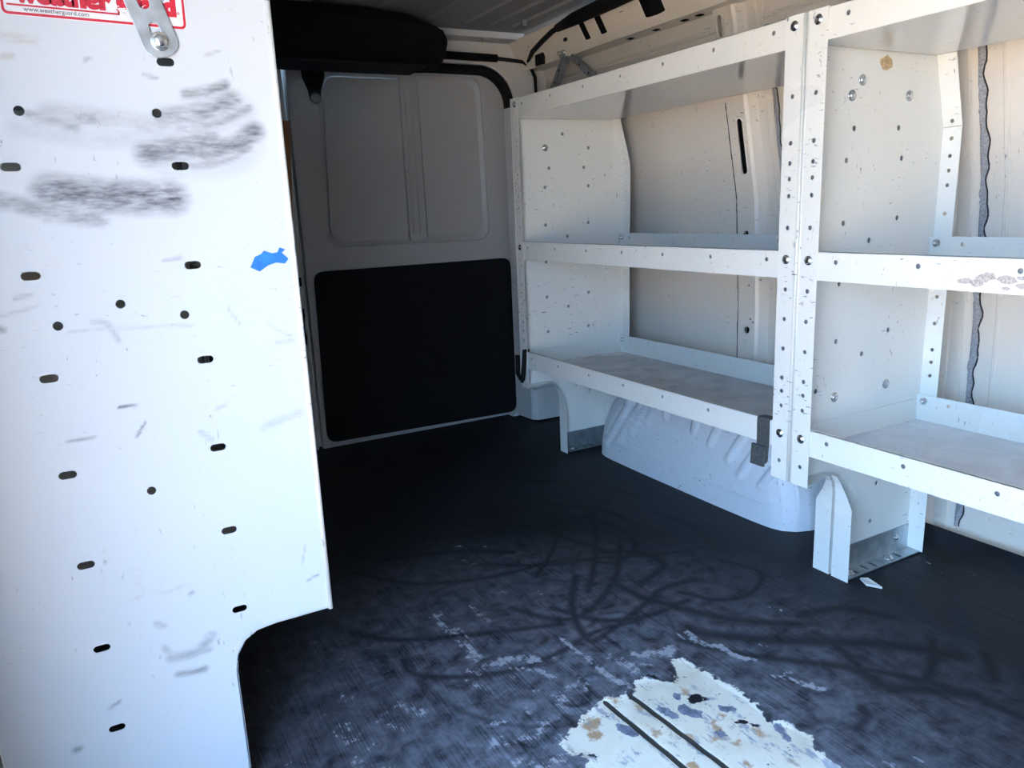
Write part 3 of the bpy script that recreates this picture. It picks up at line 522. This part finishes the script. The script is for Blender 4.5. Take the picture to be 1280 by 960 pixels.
la = mb.build('upper_latch', M['black'], d1, .002)
MB().lathe([(.018, 0), (.018, .004), (.010, .006)], (.732, 2.592, 1.172), (0, -1, 0), 12).build('latch_roller', M['galv_dark'], la)
MB().box(.606, .626, 2.586, 2.60, .575, .605).build('latch_stop', M['black'], d2, .002)
MB().tube([(.618, 2.592, .50), (.618, 2.584, .48), (.618, 2.584, .40), (.618, 2.592, .38)], .007, 8).build('pull_handle', M['black'], d2)
# rubber seal round the opening
c = [(-.07, .01), (-.07, 1.16)] + [(-.07 + .12 * (1 - math.cos(t)), 1.16 + .12 * math.sin(t)) for t in np.linspace(.2, PI / 2, 6)] + [(1.318, 1.282)] + [(1.318 + .124 * math.sin(t), 1.158 + .124 * math.cos(t)) for t in np.linspace(.15, PI / 2, 8)] + [(1.446, .6), (1.450, .01)]
mb = MB(); V = []
for i, (x, q) in enumerate(c):
    a, b = c[max(i - 1, 0)], c[min(i + 1, len(c) - 1)]; t = Vector((b[0] - a[0], b[1] - a[1])).normalized(); n_ = Vector((t.y, -t.x))
    V.append([(x + n_.x * w, 2.60 + dy, q + n_.y * w) for w, dy in ((-.013, -.004), (.017, -.004), (.020, -.03), (.012, -.042), (-.004, -.042), (-.012, -.03))])
mb.loft(V, smooth=True).build('door_seal', M['rubber'], wb_)

# ------------------------------------------------------------------ shelving units
LV = (.307, .646, 1.058)
LH = .0525
POST_Z = [.975, .894, .858, .830, .799, .741, .625, .568, .510, .452, .425, .395, .281]
BOLT_Z = [1.094, .682, .338]
FL_Z = [.933, .899, .865, .836, .807, .750, .578, .521, .464, .437, .407, .29, .23]
def BK(z): return .388 + .017 * z / .922 if z <= .922 else .405 - .041 * (min(z, 1.07) - .922) / .148
PROF0 = [(0, .245), (.080, .245), (.105, .242), (.122, .232), (.133, .214), (.137, .190), (.137, 0.0), (BK(0), 0.0), (BK(.5), .5), (BK(.922), .922), (BK(1.07), 1.07), (BK(1.07), 1.110), (0, 1.110)]
def panel(root, xf, s, y, fd, holes, slots, bolts, fine=None, mat='enamel', th=.0016):
    X = lambda d: xf + s * d
    wide = .026 if s < 0 else 0.
    back = lambda z: BK(z) + wide
    PROF = [(a + (wide if a > .3 else 0), b) for a, b in PROF0]
    hs = [circle(s * (x - xf), z, .0054, 12) for x, z in holes] + [slot(s * (x - xf), z, .0195, .0095) for x, z in slots]
    ex = []
    if fine:
        ex = [(d, z) for z in np.arange(.004, 1.107, fine) for d in np.arange(.003, .43, fine)]
        ex = [p for p in ex if inside(p, PROF) and not any(abs(p[0] - h[0][0]) < .03 and abs(p[1] - h[0][1]) < .03 and (inside(p, h) or min(math.hypot(p[0] - c[0], p[1] - c[1]) for c in h) < .0015) for h in hs)]
    mb = plate(PROF, hs, lambda u, v, t: (X(u), y + fd * t, v), th, ex)
    p = mb.build('end_panel', M[mat], root)
    if fine:
        co = np.array(mb.v); Q = co[:, [0, 2]]
        setattrs(p, smear=strokes(Q, NP_SMEAR, .85), tan=strokes(Q, NP_TAN, .7))
    # front flange (the post), with a return lip coloured grey as the shade behind its holes
    yo = y + fd * .002; w = .0405
    po = [(0, .242), (w, .242), (w, 1.112), (0, 1.112)]
    mb = plate(po, [circle(.0205, z, .0044, 10) for z in POST_Z], lambda u, v, t: (X(-.0015 + t), yo + fd * u, v), .0015)
    rl_ = MB()
    for a, b in ((.25, .30), (.365, .64), (.70, 1.05)): rl_.box(X(.0085), X(.0095), yo + fd * .003, yo + fd * (.037 if fd > 0 else .026), a, b)
    rl_.build('hole_shade_lip', M['roof'], p)
    mb.tube([(X(.0006), yo - fd * .0016, .243), (X(.0006), yo - fd * .0016, 1.111)], .0034, 10)
    po_ = mb.build('front_flange', M['post'], p)
    for z in BOLT_Z: screw('bolt', (X(-.0015), yo + fd * .0205, z), (-s, 0, 0), p)
    # back flange in two lengths, split at the bend
    mb = MB()
    for z0, z1 in ((.003, .921), (.9225, 1.066)):
        ho = [circle(.021, z, .0042, 10) for z in FL_Z if z0 < z < z1]
        q = plate([(0, z0), (.041, z0), (.041, z1), (0, z1)], ho, lambda u, v, t: (X(back(v) + t), y + fd * u, v), .0015); mb.add(q.v, q.f)
    mb.build('back_flange', M['enamel'], p)
    # flange under the overhang and down the leg
    path = [(-.0005, .2445, .041), (.03, .2445, .036), (.080, .2445, .022), (.105, .2415, .015), (.122, .2315, .013), (.133, .2135, .015), (.1375, .190, .026), (.1375, .162, .041), (.1375, .0, .041)]
    V = []
    for i, (d, z, ww) in enumerate(path):
        a, b = path[max(i - 1, 0)], path[min(i + 1, len(path) - 1)]; n_ = Vector((-(b[1] - a[1]), b[0] - a[0])).normalized() * .0014
        V.append([(X(d), y, z), (X(d), y + fd * ww, z), (X(d + n_.x), y + fd * ww, z + n_.y), (X(d + n_.x), y, z + n_.y)])
    MB().loft(V).build('leg_flange', M['enamel'], p)
    for x, z in bolts: screw('bolt', (x, y + fd * .0016, z), (0, fd, 0), p, .0075, h=.006)
    # galvanised foot bracket
    sl = [slot(d, .019, .007, .024) for d in (.187, .220, .247, .330)]
    mb = plate([(.150, .001), (.395, .001), (.395, .036), (.150, .036)], sl, lambda u, v, t: (X(u), y + fd * v, .0045 - t), .0025)
    mb.box(X(.152), X(.392), y + fd * .0018, y + fd * .0040, .002, .060)
    fb = mb.build('foot_bracket', M['galv_dark' if y > 1.5 else 'galv'], root)
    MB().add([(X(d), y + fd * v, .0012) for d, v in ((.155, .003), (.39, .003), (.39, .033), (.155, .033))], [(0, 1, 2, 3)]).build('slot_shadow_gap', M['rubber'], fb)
    for d in (.170, .300): screw('bolt', (X(d), y + fd * .020, .0045), (0, 0, 1), fb, .008, h=.008)
    screw('bolt', (X(.345), y + fd * .004, .036), (0, fd, 0), fb, .006, h=.006)
    return p
def shelf(root, xf, s, y0, y1, z, depth, tray, lip_ys, back_ys, chip=False):
    X = lambda d: xf + s * d
    a, b = y0 + .0035, y1 - .0035
    t = MB().box(X(.004), X(depth), a, b, z, z + .0014).build('shelf', M[tray], root)
    hh = [circle(y, z + .0345, .0044, 10) for y in lip_ys]
    mb = plate([(a, z), (b, z), (b, z + LH), (a, z + LH)], hh, lambda u, v, q: (X(.0012 + q), u, v), .0014)
    mb.box(X(.0012), X(.010), a, b, z + LH - .001, z + LH); MB().box(X(.0085), X(.0098), a, b, z + .002, z + LH - .0012).build('hole_shade_lip', M['roof'], t)  # return strip coloured grey to put shade into the lip holes
    lip = mb.build('front_lip', M['enamel'], t)
    hb = [circle(y, z + .044, .0042, 10) for y in back_ys]
    zb = z + (LH + .006 if z < 1 else LH * .4)
    if z > 1: hb = []
    mb = plate([(a, z), (b, z), (b, zb), (a, zb)], hb, lambda u, v, q: (X(depth - q), u, v), .0014)
    bl = mb.build('back_lip', M['enamel'], t)
    if z < 1:
        for yy, f in ((y0 + .021, 1), (y1 - .021, -1)):
            MB().lathe([(.008, 0), (.008, .004), (.006, .005), (.0055, .008), (.003, .0105), (.0005, .011)], (X(depth - .0014), yy, z + .045), (-s, 0, 0), 8).build('acorn_nut', M['zinc'], t)
    for yy, q in ((a, .0014), (b, -.0014))[0 if s > 0 else 1:]:
        MB().box(X(.01), X(depth - .002), yy, yy + q, z, z + LH * .92).build('side_lip', M['enamel'], t)
    if chip:
        mb = MB(); r = random.Random(5)
        for k in range(9):
            yy, zz_, w = r.uniform(.60, .70), z + r.uniform(.004, .03), r.uniform(.006, .02)
            n = 9; c_ = [(X(.0008 - .00008 * k), yy + w * math.cos(i * 2 * PI / n) * r.uniform(.6, 1), zz_ + w * .45 * math.sin(i * 2 * PI / n) * r.uniform(.5, 1)) for i in range(n)]
            c_ = [(x, y, min(max(v, z + .001), z + LH - .002)) for x, y, v in c_]
            mb.add(c_ + [(x + s * .0015, y, v) for x, y, v in c_], [tuple(range(n)), tuple(range(2 * n - 1, n - 1, -1))] + [(i, (i + 1) % n, n + (i + 1) % n, n + i) for i in range(n)])
        mb.build('paint_chip', M['chip'], t)
    return t
YS = lambda y0: [y0 + .074 + .1565 * i for i in range(7)]
G = 'white steel shelving units along the van walls'
# rear unit
u1 = empty('shelving_unit', (1.171, 1.016, 0), 'white three tier steel shelving unit standing over the white wheel arch', 'shelving unit', G)
panel(u1, 1.171, 1, 1.0175, 1, [], [], [], None)
panel(u1, 1.171, 1, 2.088, -1, RP_HOLE, [], RP_BOLT, None)
MB().box(1.182, 1.54, 2.092, 2.0926, .250, 1.045).build('hole_shade_sheet', M['roof'], u1)  # added sheet, its grey stands for the shade behind the panel holes
for z, dep, tr in ((LV[0], .386, 'tray'), (LV[1], .386, 'tray'), (LV[2], .362, 'gloss')):
    shelf(u1, 1.171, 1, 1.0155, 2.088, z, dep, tr, [y for y in (1.091, 1.2475, 1.404, 1.560, 1.716, 1.873, 2.027)], [1.567, 1.721, 1.876, 2.028, 1.41, 1.25, 1.095])
# front unit
u2 = empty('shelving_unit', (1.171, -.055, 0), 'white steel shelving unit cut off by the right edge, chipped middle lip', 'shelving unit', G)
panel(u2, 1.171, 1, 1.0105, -1, FP_HOLE, [], FP_BOLT, None)
MB().box(1.182, 1.545, 1.0138, 1.0144, .250, 1.045).box(1.325, 1.545, 1.0138, 1.0144, .02, .250).build('hole_shade_sheet', M['roof'], u2)  # added grey sheet that makes the end panel holes look shaded
panel(u2, 1.171, 1, -.055, 1, FP_HOLE, [], [], None)
for i, (z, dep, tr) in enumerate(((LV[0], .386, 'tray_light'), (LV[1], .386, 'tray_light'), (LV[2], .362, 'gloss'))):
    shelf(u2, 1.171, 1, -.055, 1.0115, z, dep, tr, [.931 - .1565 * k for k in range(7)], [.936 - .1565 * k for k in range(7)], chip=(i == 1))
# stray label residue and rust hole on the front unit's end panel
mb = MB()
r = random.Random(3); c_ = [(1.385 + .021 * math.cos(i * PI / 6) * r.uniform(.7, 1), 1.0086, 1.037 + .015 * math.sin(i * PI / 6) * r.uniform(.7, 1)) for i in range(12)]
mb.add(c_ + [(x, y - .0004, z) for x, y, z in c_], [tuple(range(12, 24))] + [(i, (i + 1) % 12, 12 + (i + 1) % 12, 12 + i) for i in range(12)]).build('label_residue', M['tan_label'], u2)
# passenger unit, seen from its scuffed end
u3 = empty('shelving_unit', (.243, 1.03, 0), 'large white steel shelving end panel at the left, smeared black, with red edged sticker', 'shelving unit', G)
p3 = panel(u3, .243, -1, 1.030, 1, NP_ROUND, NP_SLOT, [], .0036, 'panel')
panel(u3, .243, -1, 2.10, -1, [], [], [], None)
for z, dep, tr in ((LV[0], .386, 'tray'), (LV[1], .386, 'tray'), (LV[2], .362, 'gloss')):
    shelf(u3, .243, -1, 1.03, 2.10, z, dep, tr, [], [])
# sticker
YF = 1.030
st = MB()
def quadxz(mb, pts, y, th=.0003):
    n = len(pts); return mb.add([(x, y, z) for x, z in pts] + [(x, y - th, z) for x, z in pts], [tuple(range(n, 2 * n))] + [(i, (i + 1) % n, n + (i + 1) % n, n + i) for i in range(n)])
ca = math.atan2(-.0045, .18)
def T(u, v): return (-.0375 + u * math.cos(ca) - v * math.sin(ca), 1.0235 + u * math.sin(ca) + v * math.cos(ca))
SW, SH = .184, .072
stk = quadxz(MB(), [T(u, v) for u, v in rrect(0, SW, 0, SH, .006)], YF).build('sticker', M['label'], u3)
o_, i_ = rrect(.0008, SW - .0008, .0008, SH - .0008, .0055), rrect(.0035, SW - .0035, .0035, SH - .0035, .0035)
n = len(o_); V = [(*T(u, v),) for u, v in o_ + i_]
mb = MB().add([(x, YF - .0006, z) for x, z in V], [(i, (i + 1) % n, n + (i + 1) % n, n + i) for i in range(n)])
def bar(mb, u0, u1, v0, v1): return mb.add([(x, YF - .0006, z) for x, z in (T(u0, v0), T(u1, v0), T(u1, v1), T(u0, v1))], [(0, 1, 2, 3)])
bar(mb, .006, .114, .0098, .0116)
bar(mb, .1122, .1142, .0098, .0140)
mb.build('border_print', M['red'], stk)
def text(s, size, u, v, width, mat, bold=0., name='lettering'):
    cu = bpy.data.curves.new(name, 'FONT'); cu.body = s; cu.size = size; cu.offset = bold; cu.extrude = .0001
    t = bpy.data.objects.new(name, cu); COL.objects.link(t); dg = bpy.context.evaluated_depsgraph_get()
    me = bpy.data.meshes.new_from_object(t.evaluated_get(dg)); bpy.data.objects.remove(t)
    xsx = [q.co.x for q in me.vertices]; k = width / (max(xsx) - min(xsx)); x0 = min(xsx)
    for q in me.vertices:
        a, b = T(u + (q.co.x - x0) * k, v + q.co.y); q.co = (a, YF - .0007 - q.co.z, b)
    me.materials.clear(); me.materials.append(mat); return link(name, me, stk)
text('weather guard', .0262, .012, .0150, .162, M['red'], .0019)
text('www.weatherguard.com', .0062, .021, .0052, .062, M['ink'])
text('\u00ae', .0045, .1745, .0160, .003, M['red'])
# slotted strap bolted over the sticker
def strapz(u, v):  # u along the strap from its lower rounded end, v across
    bx, bz = .1195, .9875; ax, az = -.28, .96
    return (bx + ax * u + az * v, bz + az * u - ax * v)
hl = .30; wv = .0195
oc = [(hl, -wv), (hl, wv)] + [(wv * .75 - wv * .75 * math.sin(t), wv * math.cos(t)) for t in np.linspace(0, PI, 9)]
sls = [slot(.0255, 0, .026, .011), slot(.078, 0, .050, .012), slot(.150, 0, .050, .012), slot(.215, 0, .04, .012)]
ms = plate(oc, sls, lambda u, v, t: (strapz(u, v)[0], YF - .0045 + t, strapz(u, v)[1]), .0028).build('mounting_strap', M['galv'], u3, .0006)
bx, bz = strapz(.0175, 0)
MB().lathe([(.0105, 0), (.0105, .0012), (.0098, .0014)], (bx, YF - .0045, bz), (0, -1, 0), 18).build('washer', M['zinc'], ms)
MB().lathe([(.0075, .001), (.0075, .0055), (.0062, .0066), (.0005, .0066)], (bx, YF - .0045, bz), (0, -1, 0), 6).build('hex_bolt', M['zinc'], ms)

# ------------------------------------------------------------------ loose things
tp = quadxz(MB(), TAPE, YF - .0006, .0004)
t = tp.build('tape_scrap', M['tape']); tag(t, 'torn scrap of blue masking tape stuck on the white panel', 'tape')

# galvanised roof brace above the rear unit
br = empty('roof_brace', (1.50, 2.28, 1.30), 'galvanised two armed brace from the roof rail to the shelf top', 'brace')
def strip(mb, p, q, w, th, side):
    p, q, side = Vector(p), Vector(q), Vector(side).normalized(); t = (q - p).normalized(); n_ = t.cross(side).normalized() * th / 2; w = side * w / 2
    return mb.loft([[c + w + n_, c - w + n_, c - w - n_, c + w - n_] for c in (p, q)])
top = Vector((1.50, 2.285, 1.295))
for q in ((1.45, 2.36, 1.112), (1.46, 1.97, 1.112)):
    mb = MB(); d = (Vector(q) - top); strip(mb, top, q, .030, .003, (1, 0, 0) if abs(d.y) > .2 else (0, 1, 0))
    mb = MB(); sd_ = d.cross(Vector((1, 0, .3))).normalized(); strip(mb, top - d * .03, q, .026, .003, sd_); strip(mb, top - d * .03 + Vector((.012, 0, 0)), Vector(q) + Vector((.012, 0, 0)), .003, .024, sd_)
    a = mb.build('brace_arm', M['galv'], br)
    for k in (.3, .5, .7, .9):
        c_ = top + d * k; MB().lathe([(.004, 0), (.004, .0004), (.0005, .0005)], c_ + Vector((-.0018, 0, 0)), (-1, 0, 0), 8).build('arm_hole', M['cavity'], a)
MB().box(1.482, 1.512, 2.265, 2.305, 1.278, 1.300).build('rail_plate', M['galv'], br, .002)
for dy in (-.012, .012): MB().lathe([(.009, 0), (.009, .006), (.004, .007), (.004, .014), (.0005, .014)], (1.486, 2.285 + dy, 1.292), (-1, 0, .2), 6).build('hex_bolt', M['zinc'], br)

# straps
cs = empty('cargo_strap', (1.168, 1.082, .31), 'dark nylon strap with flat buckle hanging from the lower shelf beside the double posts', 'strap')
mb = MB().loft([[(x, y, z) for y in (1.066, 1.098)] + [(x + .0016, y, z) for y in (1.098, 1.066)] for x, z in ((1.19, .3605), (1.168, .3615), (1.1665, .355), (1.167, .31), (1.165, .272), (1.160, .268))])
mb.build('webbing', M['web'], cs)
MB().loft([[(1.166 - dx, 1.070 + dy, .303), (1.166 - dx, 1.106 + dy, .303), (1.158 - dx, 1.101 + dy, .262), (1.158 - dx, 1.066 + dy, .262)] for dx, dy in ((0, 0), (.006, 0))]).build('buckle', M['web'], cs, .001)
hk = empty('hook_cord', (1.168, 2.06, .30), 'short black rubber cord looped at the rear end of the lowest shelf', 'cord')
MB().tube([(1.178, 2.052, .362), (1.164, 2.053, .364), (1.163, 2.056, .33), (1.160, 2.060, .285), (1.158, 2.075, .272), (1.158, 2.092, .285), (1.164, 2.10, .33), (1.166, 2.104, .342)], .0075, 8).build('cord_loop', M['rubber'], hk)
MB().tube([(1.160, 2.054, .31), (1.157, 2.056, .272), (1.155, 2.062, .264)], .006, 8).build('cord_hook', M['black'], hk)

# black case under the roof
bn = empty('overhead_case', (.5, 2.33, 1.24), 'long black rounded case hung under the roof above the rear doors', 'case')
sec = [(2.30, 1.235), (2.27, 1.25), (2.245, 1.29), (2.245, 1.34), (2.27, 1.378), (2.31, 1.384), (2.47, 1.384), (2.50, 1.36), (2.50, 1.29), (2.47, 1.245), (2.43, 1.232)]
cy, cz = 2.37, 1.31
V = []
for x, k, zt in ((-.19, 1., 1.384), (.82, 1., 1.384), (.93, 1., 1.372), (1.0, .99, 1.352), (1.04, .97, 1.33), (1.056, .93, 1.305)): V.append([(x, cy + (y - cy) * k, min(zt - .03 * abs(y - cy), cz + (q - cz) * k)) for y, q in sec])
MB().loft(V).build('case_body', M['soft_black'], bn, .006)
MB().loft([[(x, y, q) for y, q in ((2.29, 1.2345), (2.44, 1.2315), (2.44, 1.227), (2.29, 1.229))] for x in (-.1, 1.0)]).build('case_base', M['black'], bn)
for y, q in ((2.33, 1.35), (2.33, 1.25), (2.45, 1.30), (2.28, 1.30)): MB().lathe([(.008, 0), (.006, .004), (.0005, .005)], (1.054, y, q), (1, 0, 0), 10).build('case_screw', M['zinc'], bn)

# wiring
hs = empty('wiring_harness', (1.3, 2.55, 1.30), 'black wiring harness along the rear header and right roof rail', 'wiring')
MB().tube([(1.03, 2.552, 1.315), (1.20, 2.550, 1.317), (1.38, 2.550, 1.316)], .013, 10).build('foam_sleeve', M['soft_black'], hs)
MB().tube([(1.37, 2.550, 1.316), (1.43, 2.545, 1.312), (1.475, 2.53, 1.305), (1.495, 2.515, 1.29), (1.505, 2.50, 1.25), (1.507, 2.50, 1.19), (1.507, 2.50, 1.10)], .0065, 8).build('cable', M['rubber'], hs)
MB().tube([(1.49, 2.52, 1.30), (1.462, 2.44, 1.322), (1.437, 2.33, 1.335), (1.430, 2.26, 1.348), (1.424, 2.2, 1.352)], .0085, 8).build('cable', M['rubber'], hs)
MB().tube([(1.424, 2.22, 1.350), (1.418, 2.12, 1.354), (1.414, 1.95, 1.356), (1.41, 1.70, 1.360), (1.41, 1.2, 1.362), (1.41, .3, 1.362)], [.012, .019, .021, .021, .02, .02], 10).build('foam_sleeve', M['soft_black'], hs)
MB().box(1.470, 1.480, 2.385, 2.44, 1.275, 1.312).build('connector', M['black'], hs, .003)
MB().box(1.456, 1.462, 2.22, 2.235, 1.315, 1.325).build('connector', M['black'], hs, .001)

# board leaning by the far rear door, shard on the floor
mb = MB().loft([[(x, 2.49, z), (x + .05, 2.49, z), (x + .05, 2.51, z), (x, 2.51, z)] for x, z in ((.490, -.001), (.567, 1.09))])
t = mb.build('wooden_board', M['wood'], None, .002); tag(t, 'orange brown wooden board leaning behind the white panel at the rear doors', 'board')
n = len(SHARD); mb = MB().add([(x, y, .0015) for x, y in SHARD] + [(x, y, .006 + .003 * (i == 1)) for i, (x, y) in enumerate(SHARD)], [tuple(range(n - 1, -1, -1)), tuple(range(n, 2 * n))] + [(i, (i + 1) % n, n + (i + 1) % n, n + i) for i in range(n)])
t = mb.build('plastic_shard', M['shard']); tag(t, 'small white plastic shard on the floor under the foot bracket', 'shard')
